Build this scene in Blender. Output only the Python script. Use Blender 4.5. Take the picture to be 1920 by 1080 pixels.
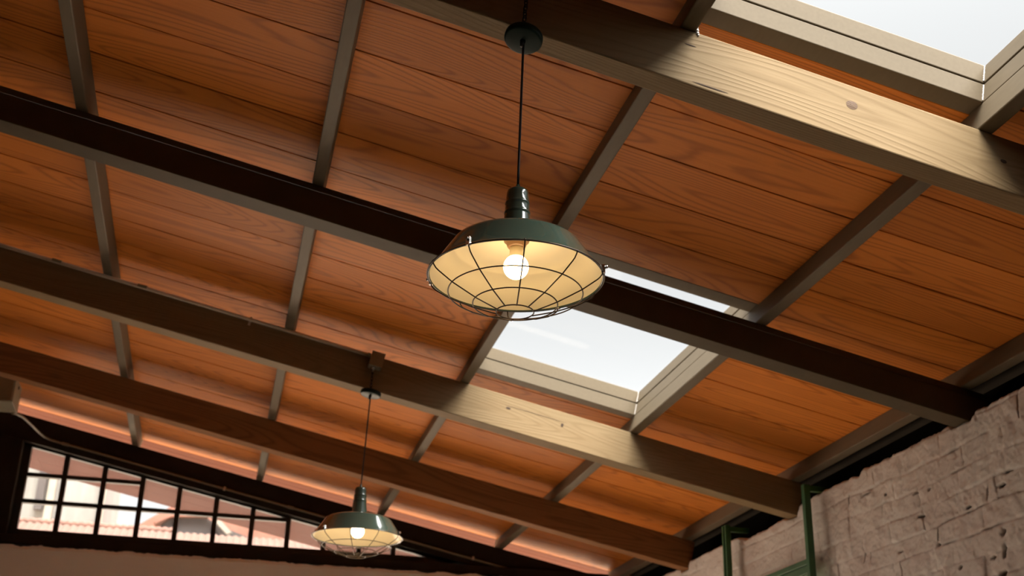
import bpy, bmesh, math, random
from math import sin, cos, pi, radians, sqrt, atan2
from mathutils import Vector, Matrix, noise

random.seed(7)
for o in list(bpy.data.objects):
    bpy.data.objects.remove(o, do_unlink=True)
scene = bpy.context.scene
COL = scene.collection

# ---------------------------------------------------------------- camera
EYE = 1.60                      # camera height over the floor
SLOPE = 0.2004223               # roof pitch (rad), falling towards +X
cam_d = bpy.data.cameras.new('camera')
cam = bpy.data.objects.new('camera', cam_d)
COL.objects.link(cam)
cam_d.sensor_width = 36.0
cam_d.lens = 2290.43 / 1920 * 36.0
R = Matrix(((0.9721460392, -0.1135839327, -0.2050140694),
            (-0.2332558037, -0.3834556651, -0.8936181975),
            (0.0228868629, 0.9165481128, -0.3992690175)))
cam.matrix_world = Matrix.Translation((0, 0, EYE)) @ R.to_4x4()
cam_d.clip_start = 0.05
cam_d.clip_end = 300
cam_d.dof.use_dof = True
cam_d.dof.focus_distance = 2.85
cam_d.dof.aperture_fstop = 5.6
scene.camera = cam

# ---------------------------------------------------------------- colour management
scene.view_settings.view_transform = 'Standard'
scene.view_settings.look = 'None'
scene.view_settings.exposure = 0.0
scene.view_settings.gamma = 1.0
scene.view_settings.use_curve_mapping = False

# ---------------------------------------------------------------- sky and sun
SKY = 0.89
SUN_E = 26.0
world = bpy.data.worlds.new('overcast_sky')
scene.world = world
world.use_nodes = True
wn = world.node_tree
bgn = wn.nodes['Background']
tcw = wn.nodes.new('ShaderNodeTexCoord')
nsw = wn.nodes.new('ShaderNodeTexNoise')
nsw.inputs['Scale'].default_value = 1.6
nsw.inputs['Detail'].default_value = 3.0
rmp = wn.nodes.new('ShaderNodeValToRGB')
rmp.color_ramp.elements[0].position = 0.25
rmp.color_ramp.elements[0].color = (0.975, 0.98, 0.985, 1)
rmp.color_ramp.elements[1].position = 0.75
rmp.color_ramp.elements[1].color = (1.0, 1.0, 1.0, 1)
wn.links.new(tcw.outputs['Generated'], nsw.inputs['Vector'])
wn.links.new(nsw.outputs['Fac'], rmp.inputs['Fac'])
wn.links.new(rmp.outputs['Color'], bgn.inputs['Color'])
sepw = wn.nodes.new('ShaderNodeSeparateXYZ')
mrw = wn.nodes.new('ShaderNodeMapRange'); mrw.interpolation_type = 'SMOOTHSTEP'
mrw.inputs[1].default_value = 0.50; mrw.inputs[2].default_value = 1.0
mrw.inputs[3].default_value = SKY; mrw.inputs[4].default_value = SKY * 2.6     # overcast sky, brightest overhead
wn.links.new(tcw.outputs['Generated'], sepw.inputs[0])
wn.links.new(sepw.outputs[2], mrw.inputs[0])
mrh = wn.nodes.new('ShaderNodeMapRange'); mrh.interpolation_type = 'SMOOTHSTEP'      # hazy bright band low in the sky
mrh.inputs[1].default_value = 0.25; mrh.inputs[2].default_value = 0.40
mrh.inputs[3].default_value = 1.35; mrh.inputs[4].default_value = 1.0
wn.links.new(sepw.outputs[2], mrh.inputs[0])
mlw = wn.nodes.new('ShaderNodeMath'); mlw.operation = 'MULTIPLY'
wn.links.new(mrw.outputs[0], mlw.inputs[0]); wn.links.new(mrh.outputs[0], mlw.inputs[1])
wn.links.new(mlw.outputs[0], bgn.inputs['Strength'])

sun_d = bpy.data.lights.new('hazy_sun', 'SUN')
sun_d.energy = SUN_E
sun_d.angle = radians(76)
sun_d.color = (1.0, 0.96, 0.90)
sun = bpy.data.objects.new('hazy_sun', sun_d)
COL.objects.link(sun)
sd = Vector((-0.13, 0.27, -0.95)).normalized()      # travel direction of the light
sun.rotation_euler = sd.to_track_quat('-Z', 'Y').to_euler()
sun.location = (-3, -6, 9)

# ---------------------------------------------------------------- material helpers
def new_mat(name):
    m = bpy.data.materials.new(name)
    m.use_nodes = True
    nt = m.node_tree
    return m, nt, nt.nodes['Principled BSDF']

def N(nt, kind, **kw):
    n = nt.nodes.new(kind)
    for k, v in kw.items():
        setattr(n, k, v)
    return n

def math_n(nt, op, a, b=None, clamp=False):
    n = nt.nodes.new('ShaderNodeMath'); n.operation = op; n.use_clamp = clamp
    for i, v in enumerate((a, b)):
        if v is None: continue
        if isinstance(v, (int, float)): n.inputs[i].default_value = v
        else: nt.links.new(v, n.inputs[i])
    return n.outputs[0]

def mix_col(nt, fac, a, b, mode='MIX'):
    n = nt.nodes.new('ShaderNodeMix'); n.data_type = 'RGBA'; n.blend_type = mode
    if isinstance(fac, (int, float)): n.inputs[0].default_value = fac
    else: nt.links.new(fac, n.inputs[0])
    for i, v in ((6, a), (7, b)):
        if isinstance(v, tuple): n.inputs[i].default_value = (*v, 1)
        else: nt.links.new(v, n.inputs[i])
    return n.outputs[2]

def scaled(nt, vec, s, add=None):
    n = nt.nodes.new('ShaderNodeVectorMath'); n.operation = 'MULTIPLY'
    nt.links.new(vec, n.inputs[0]); n.inputs[1].default_value = s
    out = n.outputs[0]
    if add is not None:
        a = nt.nodes.new('ShaderNodeVectorMath'); a.operation = 'ADD'
        nt.links.new(out, a.inputs[0]); nt.links.new(add, a.inputs[1]); out = a.outputs[0]
    return out

def noise_n(nt, vec, scale, detail=2.0, rough=0.5):
    n = nt.nodes.new('ShaderNodeTexNoise')
    n.inputs['Scale'].default_value = scale
    n.inputs['Detail'].default_value = detail
    n.inputs['Roughness'].default_value = rough
    nt.links.new(vec, n.inputs['Vector'])
    return n.outputs['Fac']

def ramp(nt, fac, stops):
    n = nt.nodes.new('ShaderNodeValToRGB')
    el = n.color_ramp.elements
    el[0].position, el[0].color = stops[0][0], (*stops[0][1], 1)
    el[1].position, el[1].color = stops[-1][0], (*stops[-1][1], 1)
    for p, c in stops[1:-1]:
        e = el.new(p); e.color = (*c, 1)
    nt.links.new(fac, n.inputs['Fac'])
    return n.outputs['Color']

def bump(nt, bsdf, h, strength, dist=0.002):
    b = nt.nodes.new('ShaderNodeBump')
    b.inputs['Strength'].default_value = strength
    b.inputs['Distance'].default_value = dist
    nt.links.new(h, b.inputs['Height'])
    nt.links.new(b.outputs['Normal'], bsdf.inputs['Normal'])

def wood(name, pale, mid, dark, rings=15.0, across=5.0, rough=0.55, island=True, knots=0.5, var=0.3, coat=0.0, spec=0.12, late_amt=0.55, late_pow=4.5):
    """grain runs along local X; contour lines of a stretched noise give the cathedral figure"""
    m, nt, bs = new_mat(name)
    tc = N(nt, 'ShaderNodeTexCoord').outputs['Object']
    if island:
        rnd = N(nt, 'ShaderNodeNewGeometry').outputs['Random Per Island']
    else:
        rnd = N(nt, 'ShaderNodeObjectInfo').outputs['Random']
    cmb = N(nt, 'ShaderNodeCombineXYZ')
    nt.links.new(math_n(nt, 'MULTIPLY', rnd, 57.3), cmb.inputs[0])
    nt.links.new(math_n(nt, 'MULTIPLY', rnd, 31.7), cmb.inputs[1])
    nt.links.new(math_n(nt, 'MULTIPLY', rnd, 83.1), cmb.inputs[2])
    off = cmb.outputs[0]
    big = noise_n(nt, scaled(nt, tc, (0.55, across, across), off), 1.0, 1.2, 0.4)
    wob = noise_n(nt, scaled(nt, tc, (6.0, 40.0, 40.0), off), 1.0, 2.0)
    ph = math_n(nt, 'ADD', math_n(nt, 'MULTIPLY', big, rings * 6.28), math_n(nt, 'MULTIPLY', wob, 1.3))
    s = math_n(nt, 'MULTIPLY', math_n(nt, 'ADD', math_n(nt, 'SINE', ph), 1.0), 0.5)
    late = math_n(nt, 'POWER', s, late_pow)
    fib = noise_n(nt, scaled(nt, tc, (3.0, 130.0, 130.0), off), 1.0, 3.0, 0.6)
    blot = noise_n(nt, scaled(nt, tc, (1.2, 4.0, 4.0), off), 1.0, 3.0, 0.6)
    base = ramp(nt, math_n(nt, 'ADD', math_n(nt, 'MULTIPLY', fib, 0.5), math_n(nt, 'MULTIPLY', blot, 0.5)),
                [(0.3, mid), (0.62, pale)])
    col = mix_col(nt, math_n(nt, 'MULTIPLY', late, late_amt), base, dark)
    # knots
    vo = N(nt, 'ShaderNodeTexVoronoi'); vo.feature = 'F1'
    vo.inputs['Scale'].default_value = 1.0
    nt.links.new(scaled(nt, tc, (1.1, 3.4, 3.4), off), vo.inputs['Vector'])
    kn = math_n(nt, 'SUBTRACT', 1.0, math_n(nt, 'DIVIDE', vo.outputs['Distance'], 0.075), clamp=True)
    col = mix_col(nt, math_n(nt, 'MULTIPLY', kn, knots), col, tuple(c * 0.35 for c in dark))
    # board to board tone
    tone = math_n(nt, 'ADD', 1.0 - var * 0.6, math_n(nt, 'MULTIPLY', rnd, var))
    tn = N(nt, 'ShaderNodeCombineColor')
    for i in range(3): nt.links.new(tone, tn.inputs[i])
    col = mix_col(nt, 1.0, col, tn.outputs[0], 'MULTIPLY')
    nt.links.new(col, bs.inputs['Base Color'])
    bs.inputs['Roughness'].default_value = rough
    bs.inputs['Specular IOR Level'].default_value = spec
    if coat: bs.inputs['Coat Weight'].default_value = coat; bs.inputs['Coat Roughness'].default_value = 0.35
    bump(nt, bs, math_n(nt, 'ADD', late, fib), 0.25, 0.0015)
    return m

def paint(name, col, rough=0.5, var=0.12, scale=9.0, metal=0.0, spec=0.5, bumpy=0.0, coat=0.0, streak=(1, 1, 1)):
    m, nt, bs = new_mat(name)
    tc = N(nt, 'ShaderNodeTexCoord').outputs['Object']
    f = noise_n(nt, scaled(nt, tc, streak), scale, 4.0, 0.6)
    c = ramp(nt, f, [(0.3, tuple(x * (1 - var) for x in col)), (0.7, tuple(min(1, x * (1 + var)) for x in col))])
    nt.links.new(c, bs.inputs['Base Color'])
    bs.inputs['Roughness'].default_value = rough
    bs.inputs['Metallic'].default_value = metal
    bs.inputs['Specular IOR Level'].default_value = spec
    if coat:
        bs.inputs['Coat Weight'].default_value = coat; bs.inputs['Coat Roughness'].default_value = 0.08
    if bumpy:
        bump(nt, bs, noise_n(nt, tc, scale * 12, 3.0), bumpy, 0.002)
    return m

def glass(name, tint=(0.97, 0.98, 0.98), milk=0.0, milkcol=(0.9, 0.9, 0.9)):
    m = bpy.data.materials.new(name); m.use_nodes = True
    nt = m.node_tree; nt.nodes.clear()
    out = nt.nodes.new('ShaderNodeOutputMaterial')
    tr = nt.nodes.new('ShaderNodeBsdfTransparent'); tr.inputs[0].default_value = (*tint, 1)
    gl = nt.nodes.new('ShaderNodeBsdfGlossy'); gl.inputs['Roughness'].default_value = 0.03
    lw = nt.nodes.new('ShaderNodeLayerWeight'); lw.inputs['Blend'].default_value = 0.12
    mx = nt.nodes.new('ShaderNodeMixShader')
    nt.links.new(math_n(nt, 'MULTIPLY', lw.outputs['Fresnel'], 0.02), mx.inputs[0])
    nt.links.new(tr.outputs[0], mx.inputs[1]); nt.links.new(gl.outputs[0], mx.inputs[2])
    last = mx.outputs[0]
    if milk:
        df = nt.nodes.new('ShaderNodeBsdfTranslucent'); df.inputs[0].default_value = (*milkcol, 1)
        dd = nt.nodes.new('ShaderNodeBsdfDiffuse'); dd.inputs[0].default_value = (*milkcol, 1)
        ad = nt.nodes.new('ShaderNodeMixShader'); nt.links.new(df.outputs[0], ad.inputs[1]); nt.links.new(dd.outputs[0], ad.inputs[2])
        tc = N(nt, 'ShaderNodeTexCoord').outputs['Object']
        f = noise_n(nt, tc, 3.0, 4.0, 0.65)
        m2 = nt.nodes.new('ShaderNodeMixShader')
        nt.links.new(math_n(nt, 'MULTIPLY', f, milk * 2), m2.inputs[0])
        nt.links.new(last, m2.inputs[1]); nt.links.new(ad.outputs[0], m2.inputs[2])
        last = m2.outputs[0]
    nt.links.new(last, out.inputs[0])
    return m

M = {}
M['plank'] = wood('ceiling_plank_wood', (0.72, 0.232, 0.036), (0.62, 0.188, 0.026), (0.34, 0.085, 0.010), rings=27, across=4.2, rough=0.5, var=0.34, knots=0.45)
M['beam'] = wood('rough_pine_beam', (0.295, 0.205, 0.110), (0.240, 0.158, 0.079), (0.165, 0.100, 0.044), rings=30, across=5.0, late_amt=0.24, late_pow=3.0, rough=0.65, island=False, var=0.08, knots=0.5)
M['beamdark'] = wood('shade_darkened_beam', (0.30, 0.140, 0.058), (0.24, 0.108, 0.042), (0.15, 0.062, 0.022), rings=22, across=6.0, rough=0.65, island=False, var=0.08, knots=0.5)  # pine base darkened to carry the shade on its unlit face
M['steel'] = paint('taupe_painted_steel', (0.168, 0.130, 0.085), 0.55, 0.05, 14.0, spec=0.15, streak=(6, 1, 6))
M['darksteel'] = paint('dark_painted_steel', (0.095, 0.070, 0.040), 0.6, 0.10, 10.0, spec=0.15)
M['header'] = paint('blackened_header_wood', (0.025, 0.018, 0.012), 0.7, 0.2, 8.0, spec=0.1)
M['black'] = paint('shade_gasket_black', (0.006, 0.005, 0.004), 0.9, 0.2, 6.0, spec=0.0)  # black carries the unlit gap over the wall; also gaskets and knockout
M['deck'] = paint('roof_deck_felt', (0.02, 0.014, 0.01), 0.9, 0.2, 6.0, spec=0.0)
M['green'] = paint('dark_green_enamel', (0.056, 0.086, 0.064), 0.14, 0.06, 5.0, coat=0.6)
M['canopy'] = paint('dark_green_canopy_enamel', (0.010, 0.026, 0.019), 0.35, 0.06, 5.0, spec=0.12)
M['green2'] = paint('green_satin_steel', (0.030, 0.115, 0.040), 0.45, 0.10, 9.0)
M['cream'] = paint('cream_enamel_lining', (0.86, 0.78, 0.60), 0.22, 0.03, 4.0)
M['wire'] = paint('dark_steel_wire', (0.055, 0.036, 0.024), 0.35, 0.10, 20.0, metal=0.6)
M['blackmetal'] = paint('black_cord_rubber', (0.012, 0.012, 0.012), 0.4, 0.1, 20.0)
M['chain'] = paint('black_chain_steel', (0.03, 0.03, 0.03), 0.18, 0.1, 20.0, metal=0.7)
M['chrome'] = paint('bright_screw_steel', (0.62, 0.60, 0.57), 0.2, 0.05, 20.0, metal=1.0)
M['socket'] = paint('brown_socket_bakelite', (0.28, 0.155, 0.075), 0.45, 0.1, 20.0)
M['porcelain'] = paint('white_bulb_base', (0.85, 0.74, 0.52), 0.4, 0.03, 20.0)
M['box'] = paint('brown_grey_box_paint', (0.27, 0.19, 0.105), 0.5, 0.1, 20.0)
M['cabinet'] = paint('khaki_cabinet_paint', (0.20, 0.165, 0.105), 0.5, 0.12, 9.0)
M['conduit'] = paint('galvanised_conduit', (0.60, 0.50, 0.38), 0.35, 0.12, 14.0, metal=0.35)
M['weld'] = paint('raw_weld_metal', (0.80, 0.74, 0.68), 0.35, 0.15, 60.0, metal=0.2)
M['frame'] = paint('black_window_steel', (0.010, 0.012, 0.010), 0.4, 0.15, 9.0)
M['pane'] = glass('dusty_window_glass', milk=0.05, milkcol=(0.85, 0.78, 0.74))
M['skypane'] = glass('skylight_glass')
M['greenglass'] = glass('pale_green_glass', tint=(0.80, 0.92, 0.84), milk=0.12, milkcol=(0.75, 0.85, 0.78))

def plaster_mat():
    m, nt, bs = new_mat('aged_plaster')
    tc = N(nt, 'ShaderNodeTexCoord').outputs['Object']
    f = noise_n(nt, tc, 2.2, 6.0, 0.6)
    c = ramp(nt, f, [(0.3, (0.72, 0.67, 0.61)), (0.7, (0.80, 0.76, 0.70))])
    nt.links.new(c, bs.inputs['Base Color']); bs.inputs['Roughness'].default_value = 0.9
    bump(nt, bs, noise_n(nt, tc, 40.0, 4.0), 0.3, 0.003)
    return m
M['plaster'] = plaster_mat()
M['umber'] = paint('umber_wall_paint', (0.10, 0.075, 0.055), 0.9, 0.15, 2.0, spec=0.1)

def brick_mat():
    m, nt, bs = new_mat('whitewashed_brick')
    tc = N(nt, 'ShaderNodeTexCoord').outputs['Object']
    f = noise_n(nt, tc, 3.5, 6.0, 0.62)
    c = ramp(nt, f, [(0.30, (0.53, 0.455, 0.42)), (0.5, (0.61, 0.555, 0.52)), (0.72, (0.66, 0.62, 0.585))])
    g = noise_n(nt, scaled(nt, tc, (1, 1.0, 2.2)), 16.0, 6.0, 0.7)
    spot = ramp(nt, g, [(0.58, (0, 0, 0)), (0.74, (1, 1, 1))])
    sp = N(nt, 'ShaderNodeSeparateColor'); nt.links.new(spot, sp.inputs[0])
    c = mix_col(nt, math_n(nt, 'MULTIPLY', sp.outputs[0], 0.45), c, (0.30, 0.23, 0.18))
    fine = noise_n(nt, tc, 90.0, 4.0, 0.7)
    c = mix_col(nt, math_n(nt, 'MULTIPLY', ramp_v(nt, fine, 0.58, 0.75), 0.35), c, (0.36, 0.28, 0.22))
    # dark brown in the open cracks and holes
    at = N(nt, 'ShaderNodeAttribute'); at.attribute_name = 'gap_tone'
    c = mix_col(nt, at.outputs['Fac'], c, (0.10, 0.075, 0.055))
    nt.links.new(c, bs.inputs['Base Color']); bs.inputs['Roughness'].default_value = 0.85
    bump(nt, bs, math_n(nt, 'ADD', noise_n(nt, tc, 55.0, 5.0, 0.65), math_n(nt, 'MULTIPLY', noise_n(nt, tc, 15.0, 3.0), 2.0)), 0.5, 0.004)
    return m

def ramp_v(nt, fac, a, b):
    n = nt.nodes.new('ShaderNodeMapRange')
    n.inputs[1].default_value = a; n.inputs[2].default_value = b
    nt.links.new(fac, n.inputs[0])
    return n.outputs[0]
M['brick'] = brick_mat()

def floor_mat():
    m, nt, bs = new_mat('cream_floor_tile')
    tc = N(nt, 'ShaderNodeTexCoord').outputs['Object']
    br = N(nt, 'ShaderNodeTexBrick'); br.offset = 0.0
    br.inputs['Scale'].default_value = 1.0
    br.inputs['Brick Width'].default_value = 0.4; br.inputs['Row Height'].default_value = 0.4
    br.inputs['Mortar Size'].default_value = 0.006
    br.inputs['Color1'].default_value = (0.85, 0.72, 0.57, 1)
    br.inputs['Color2'].default_value = (0.81, 0.67, 0.52, 1)
    br.inputs['Mortar'].default_value = (0.62, 0.50, 0.36, 1)
    nt.links.new(tc, br.inputs['Vector'])
    nt.links.new(br.outputs['Color'], bs.inputs['Base Color'])
    bs.inputs['Roughness'].default_value = 0.6
    return m
M['floor'] = floor_mat()

def emis(name, col, strength):
    m, nt, bs = new_mat(name)
    bs.inputs['Base Color'].default_value = (0.9, 0.85, 0.75, 1)
    bs.inputs['Emission Color'].default_value = (*col, 1)
    bs.inputs['Emission Strength'].default_value = strength
    return m
M['bulb'] = emis('lit_bulb_glass', (1.0, 0.70, 0.36), 26.0)

def rooftile_mat():
    m, nt, bs = new_mat('clay_roof_tile')
    tc = N(nt, 'ShaderNodeTexCoord').outputs['Object']
    f = noise_n(nt, tc, 2.5, 5.0, 0.6)
    c = ramp(nt, f, [(0.3, (0.115, 0.057, 0.040)), (0.7, (0.150, 0.080, 0.057))])
    nt.links.new(c, bs.inputs['Base Color']); bs.inputs['Roughness'].default_value = 0.85
    return m
M['rooftile'] = rooftile_mat()
M['redroof'] = paint('red_clay_roof', (0.30, 0.125, 0.085), 0.85, 0.2, 4.0)
M['palehouse'] = paint('weathered_pale_render', (0.26, 0.25, 0.23), 0.9, 0.18, 1.2, streak=(3, 3, 0.5))
M['greyhouse'] = paint('grey_gable_boarding', (0.075, 0.064, 0.062), 0.85, 0.2, 3.0)
M['palebarge'] = paint('pale_bargeboard', (0.36, 0.31, 0.25), 0.7, 0.08, 3.0)
M['ground'] = paint('sandstone_yard_paving', (0.70, 0.56, 0.43), 0.9, 0.15, 1.0)
M['soffit'] = paint('dimmed_rose_eave_planks', (0.086, 0.034, 0.028), 0.8, 0.10, 3.0, spec=0.1, streak=(0.6, 6, 6))  # same planks outdoors, with dimming and rose daylight put into the colour
M['redboard'] = paint('dimmed_red_plank', (0.16, 0.044, 0.018), 0.7, 0.15, 3.0, spec=0.1, streak=(0.6, 8, 8))  # plank colour dimmed and reddened to stand for the light at the eave
M['ridge'] = paint('reddish_ridge_mortar', (0.20, 0.095, 0.070), 0.9, 0.2, 5.0)

# ---------------------------------------------------------------- mesh helpers
class MB:
    """collects shapes into one bmesh, then links it as ONE mesh object"""
    def __init__(s): s.bm = bmesh.new()
    def box(s, x0, x1, y0, y1, z0, z1, mat=None):
        vs = [s.bm.verts.new((x, y, z)) for x in (x0, x1) for y in (y0, y1) for z in (z0, z1)]
        if mat is not None:
            for v in vs: v.co = mat @ v.co
        idx = ((0, 1, 3, 2), (4, 6, 7, 5), (0, 4, 5, 1), (2, 3, 7, 6), (0, 2, 6, 4), (1, 5, 7, 3))
        for f in idx: s.bm.faces.new([vs[i] for i in f])
        return s
    def prism(s, pts, axis, a0, a1):
        """extrude a closed 2-D outline along an axis ('x','y','z')"""
        def P(p, a):
            return {'x': (a, p[0], p[1]), 'y': (p[0], a, p[1]), 'z': (p[0], p[1], a)}[axis]
        A = [s.bm.verts.new(P(p, a0)) for p in pts]; B = [s.bm.verts.new(P(p, a1)) for p in pts]
        s.bm.faces.new(A); s.bm.faces.new(list(reversed(B)))
        n = len(pts)
        for i in range(n): s.bm.faces.new((A[i], B[i], B[(i + 1) % n], A[(i + 1) % n]))
        return s
    def tube(s, path, r, seg=8, closed=False):
        pts = [Vector(p) for p in path]; n = len(pts); rings = []
        up = None
        for i, p in enumerate(pts):
            if closed: t = (pts[(i + 1) % n] - pts[i - 1])
            else: t = pts[min(i + 1, n - 1)] - pts[max(i - 1, 0)]
            t.normalize()
            if up is None:
                up = Vector((0, 0, 1)) if abs(t.z) < 0.9 else Vector((1, 0, 0))
            a = up - t * up.dot(t)
            if a.length < 1e-6: a = t.orthogonal()
            a.normalize(); b = t.cross(a); up = a
            rr = r(i / (n - 1)) if callable(r) else r
            rings.append([s.bm.verts.new(p + (a * cos(2 * pi * k / seg) + b * sin(2 * pi * k / seg)) * rr) for k in range(seg)])
        for i in range(n if closed else n - 1):
            A, B = rings[i], rings[(i + 1) % n]
            for k in range(seg):
                f = s.bm.faces.new((A[k], A[(k + 1) % seg], B[(k + 1) % seg], B[k])); f.smooth = True
        if not closed:
            s.bm.faces.new(list(reversed(rings[0]))); s.bm.faces.new(rings[-1])
        return s
    def lathe(s, prof, seg=64, center=(0, 0, 0), cap=False):
        c = Vector(center); rings = []
        for r, z in prof:
            if r < 1e-5: rings.append([s.bm.verts.new(c + Vector((0, 0, z)))])
            else: rings.append([s.bm.verts.new(c + Vector((r * cos(2 * pi * k / seg), r * sin(2 * pi * k / seg), z))) for k in range(seg)])
        for A, B in zip(rings, rings[1:]):
            for k in range(seg):
                k2 = (k + 1) % seg
                if len(A) == 1 and len(B) == 1: continue
                if len(A) == 1: f = s.bm.faces.new((A[0], B[k2], B[k]))
                elif len(B) == 1: f = s.bm.faces.new((A[k], A[k2], B[0]))
                else: f = s.bm.faces.new((A[k], A[k2], B[k2], B[k]))
                f.smooth = True
        return s
    def ball(s, c, r, seg=16):
        prof = [(r * sin(pi * i / seg), -r * cos(pi * i / seg)) for i in range(seg + 1)]
        prof[0] = (0, -r); prof[-1] = (0, r)
        return s.lathe(prof, seg * 2, c)
    def build(s, name, mat, parent=None, roof=False, loc=None, bevel=0.0, rot=None, keep=False):
        bmesh.ops.recalc_face_normals(s.bm, faces=s.bm.faces)
        me = bpy.data.meshes.new(name); s.bm.to_mesh(me); s.bm.free()
        o = bpy.data.objects.new(name, me); COL.objects.link(o)
        me.materials.append(mat)
        if roof:
            o.location = (0, 0, EYE); o.rotation_euler = (0, SLOPE, 0)
        if loc is not None: o.location = loc
        if rot is not None: o.rotation_euler = rot
        if parent is not None: o.parent = parent
        if bevel:
            b = o.modifiers.new('edge', 'BEVEL'); b.width = bevel; b.segments = 2; b.limit_method = 'ANGLE'
            b.angle_limit = radians(40)
        return o

def empty(name, loc=(0, 0, 0), rot=(0, 0, 0)):
    o = bpy.data.objects.new(name, None); COL.objects.link(o)
    o.empty_display_size = 0.1; o.location = loc; o.rotation_euler = rot
    return o
def tag(o, label, cat, group=None):
    o['label'] = label; o['category'] = cat
    if group: o['group'] = group
    return o
def struct(o):
    o['kind'] = 'structure'; return o
def un(u, y, n):
    """roof frame (along slope, across, outward) -> world"""
    return Vector((u * cos(SLOPE) + n * sin(SLOPE), y, -u * sin(SLOPE) + n * cos(SLOPE) + EYE))
ROOF_ROT = (0, SLOPE, 0)

# ---------------------------------------------------------------- roof measures
BT = 2.1235          # top of beams = underside of purlins
PL = 2.205           # underside of planks = top of purlins
WP = 0.0454
PU = [-1.1442, -0.2659, 0.6183, 1.5036, 2.3763]        # left edge of each purlin
PC = [u + WP / 2 for u in PU]
BY = [2.5493, 4.0404, 5.5614, 7.0540, 8.5295]          # near face of each beam
XW = 2.76            # face of the right brick wall
XL = -2.6            # face of the left wall
YN = -3.4            # near wall
YF = 8.47            # face of the far wall
EAVE = 10.55
SKYL = [(1.050, 1.135, 2.535, 2.604), (4.050, 4.135, 5.535, 5.602)]   # outer near, inner near, inner far, outer far
SU0, SU1 = PU[2] + WP, PU[3]                           # clear width of the skylights

# ---------------------------------------------------------------- ceiling boards and deck
def ceiling():
    b = MB()
    cols = [(-3.6, -2.9, 3.62), (-2.9, -2.0, 3.81), (-2.0, PC[0], 3.733), (PC[0], PC[1], 3.2445),
            (PC[1], PC[2], 2.991), (PC[2], PC[3], 3.027), (PC[3], PC[4] + 0.022, 3.037)]
    pitch = 0.2605; gap = 0.0060
    for ci, (u0, u1, seed) in enumerate(cols):
        p = 0.2597 if ci == 3 else pitch
        k0 = int((YN - seed) / p) - 1
        y = seed + k0 * p
        while y < 8.63:
            g0, gap = gap, random.uniform(0.0045, 0.0085)
            a, c = y + g0 / 2, y + p - gap / 2
            segs = [(max(a, YN), min(c, 8.64))]
            if ci == 5:
                for (o0, _, _, o1) in SKYL:
                    nxt = []
                    for s0, s1 in segs:
                        if s1 <= o0 or s0 >= o1: nxt.append((s0, s1)); continue
                        if s0 < o0: nxt.append((s0, o0 - 0.001))
                        if s1 > o1: nxt.append((o1 + 0.001, s1))
                    segs = nxt
            for s0, s1 in segs:
                if s1 - s0 > 0.01:
                    dz = random.uniform(0, 0.0012)
                    b.box(u0 + 0.0008, u1 - 0.0008, s0, s1, PL + dz, PL + 0.020)
            y += p
    o = b.build('ceiling', M['plank'], roof=True, bevel=0.0015)
    struct(o)
    d = MB(); z0, z1 = PL + 0.0215, PL + 0.045
    ys = [YN, SKYL[0][0], SKYL[0][3], SKYL[1][0], SKYL[1][3], EAVE]
    e0, e1 = PC[2] - 0.004, PC[3] + 0.004
    for i in range(0, 5):
        if i % 2 == 0: d.box(-3.6, 3.1, ys[i], ys[i + 1], z0, z1)
        else:
            d.box(-3.6, e0, ys[i], ys[i + 1], z0, z1); d.box(e1, 3.1, ys[i], ys[i + 1], z0, z1)
    dk = d.build('roof_deck', M['deck'], roof=False)
    dk.parent = o
    return o
ceiling()
def eave():
    b = MB(); n_ = MB()
    for u0, u1 in ((-3.6, -2.9), (-2.9, -2.0), (-2.0, PC[0]), (PC[0], PC[1]), (PC[1], PC[2]), (PC[2], PC[3]), (PC[3], 3.0)):
        y = 8.645 + 0.2605
        while y < EAVE - 0.02:
            b.box(u0 + 0.001, u1 - 0.001, y, min(y + 0.256, EAVE), PL, PL + 0.02); y += 0.2605
        n_.box(u0 + 0.001, u1 - 0.001, 8.645, 8.76, PL, PL + 0.02); n_.box(u0 + 0.001, u1 - 0.001, 8.765, 8.90, PL, PL + 0.02)
    struct(n_.build('trim_4', M['redboard'], roof=True))
    return struct(b.build('trim_3', M['soffit'], roof=True))
eave()

# black sheets standing in for shade past the edge purlin, over the brick wall
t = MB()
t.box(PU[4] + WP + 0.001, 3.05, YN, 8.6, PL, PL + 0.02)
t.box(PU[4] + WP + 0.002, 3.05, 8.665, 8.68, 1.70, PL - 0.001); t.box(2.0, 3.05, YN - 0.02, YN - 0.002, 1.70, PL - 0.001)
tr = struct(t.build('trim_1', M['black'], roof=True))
pl_ = MB(); pl_.box(2.923, 2.938, YN, 8.664, 0.9, un(2.66, 0, PL - 0.004).z)      # added upright black sheet, for the shade behind the wall top
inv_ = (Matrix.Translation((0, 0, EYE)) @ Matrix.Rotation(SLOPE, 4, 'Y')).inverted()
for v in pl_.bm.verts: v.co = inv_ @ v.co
pl_.build('wall_shade_sheet', M['black']).parent = tr

# ---------------------------------------------------------------- walls and floor
fl = MB(); fl.box(XL - 0.3, XW + 0.3, 3.6, 8.9, -0.12, 0.0)
flo = struct(fl.build('floor', M['floor']))
fb = MB(); fb.box(XL - 0.3, XW + 0.3, YN - 0.3, 3.599, -0.12, 0.0)      # unseen near half, added dark to absorb bounce light
fb.build('dark_floor_absorber', M['umber']).parent = flo
g = MB(); g.box(-30, 30, -30, 60, -0.30, -0.13)
struct(g.build('ground', M['ground']))

def roof_z(x, n=PL):      # world height of roof layer n at world x
    return (n - x * sin(SLOPE)) / cos(SLOPE) + EYE

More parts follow.
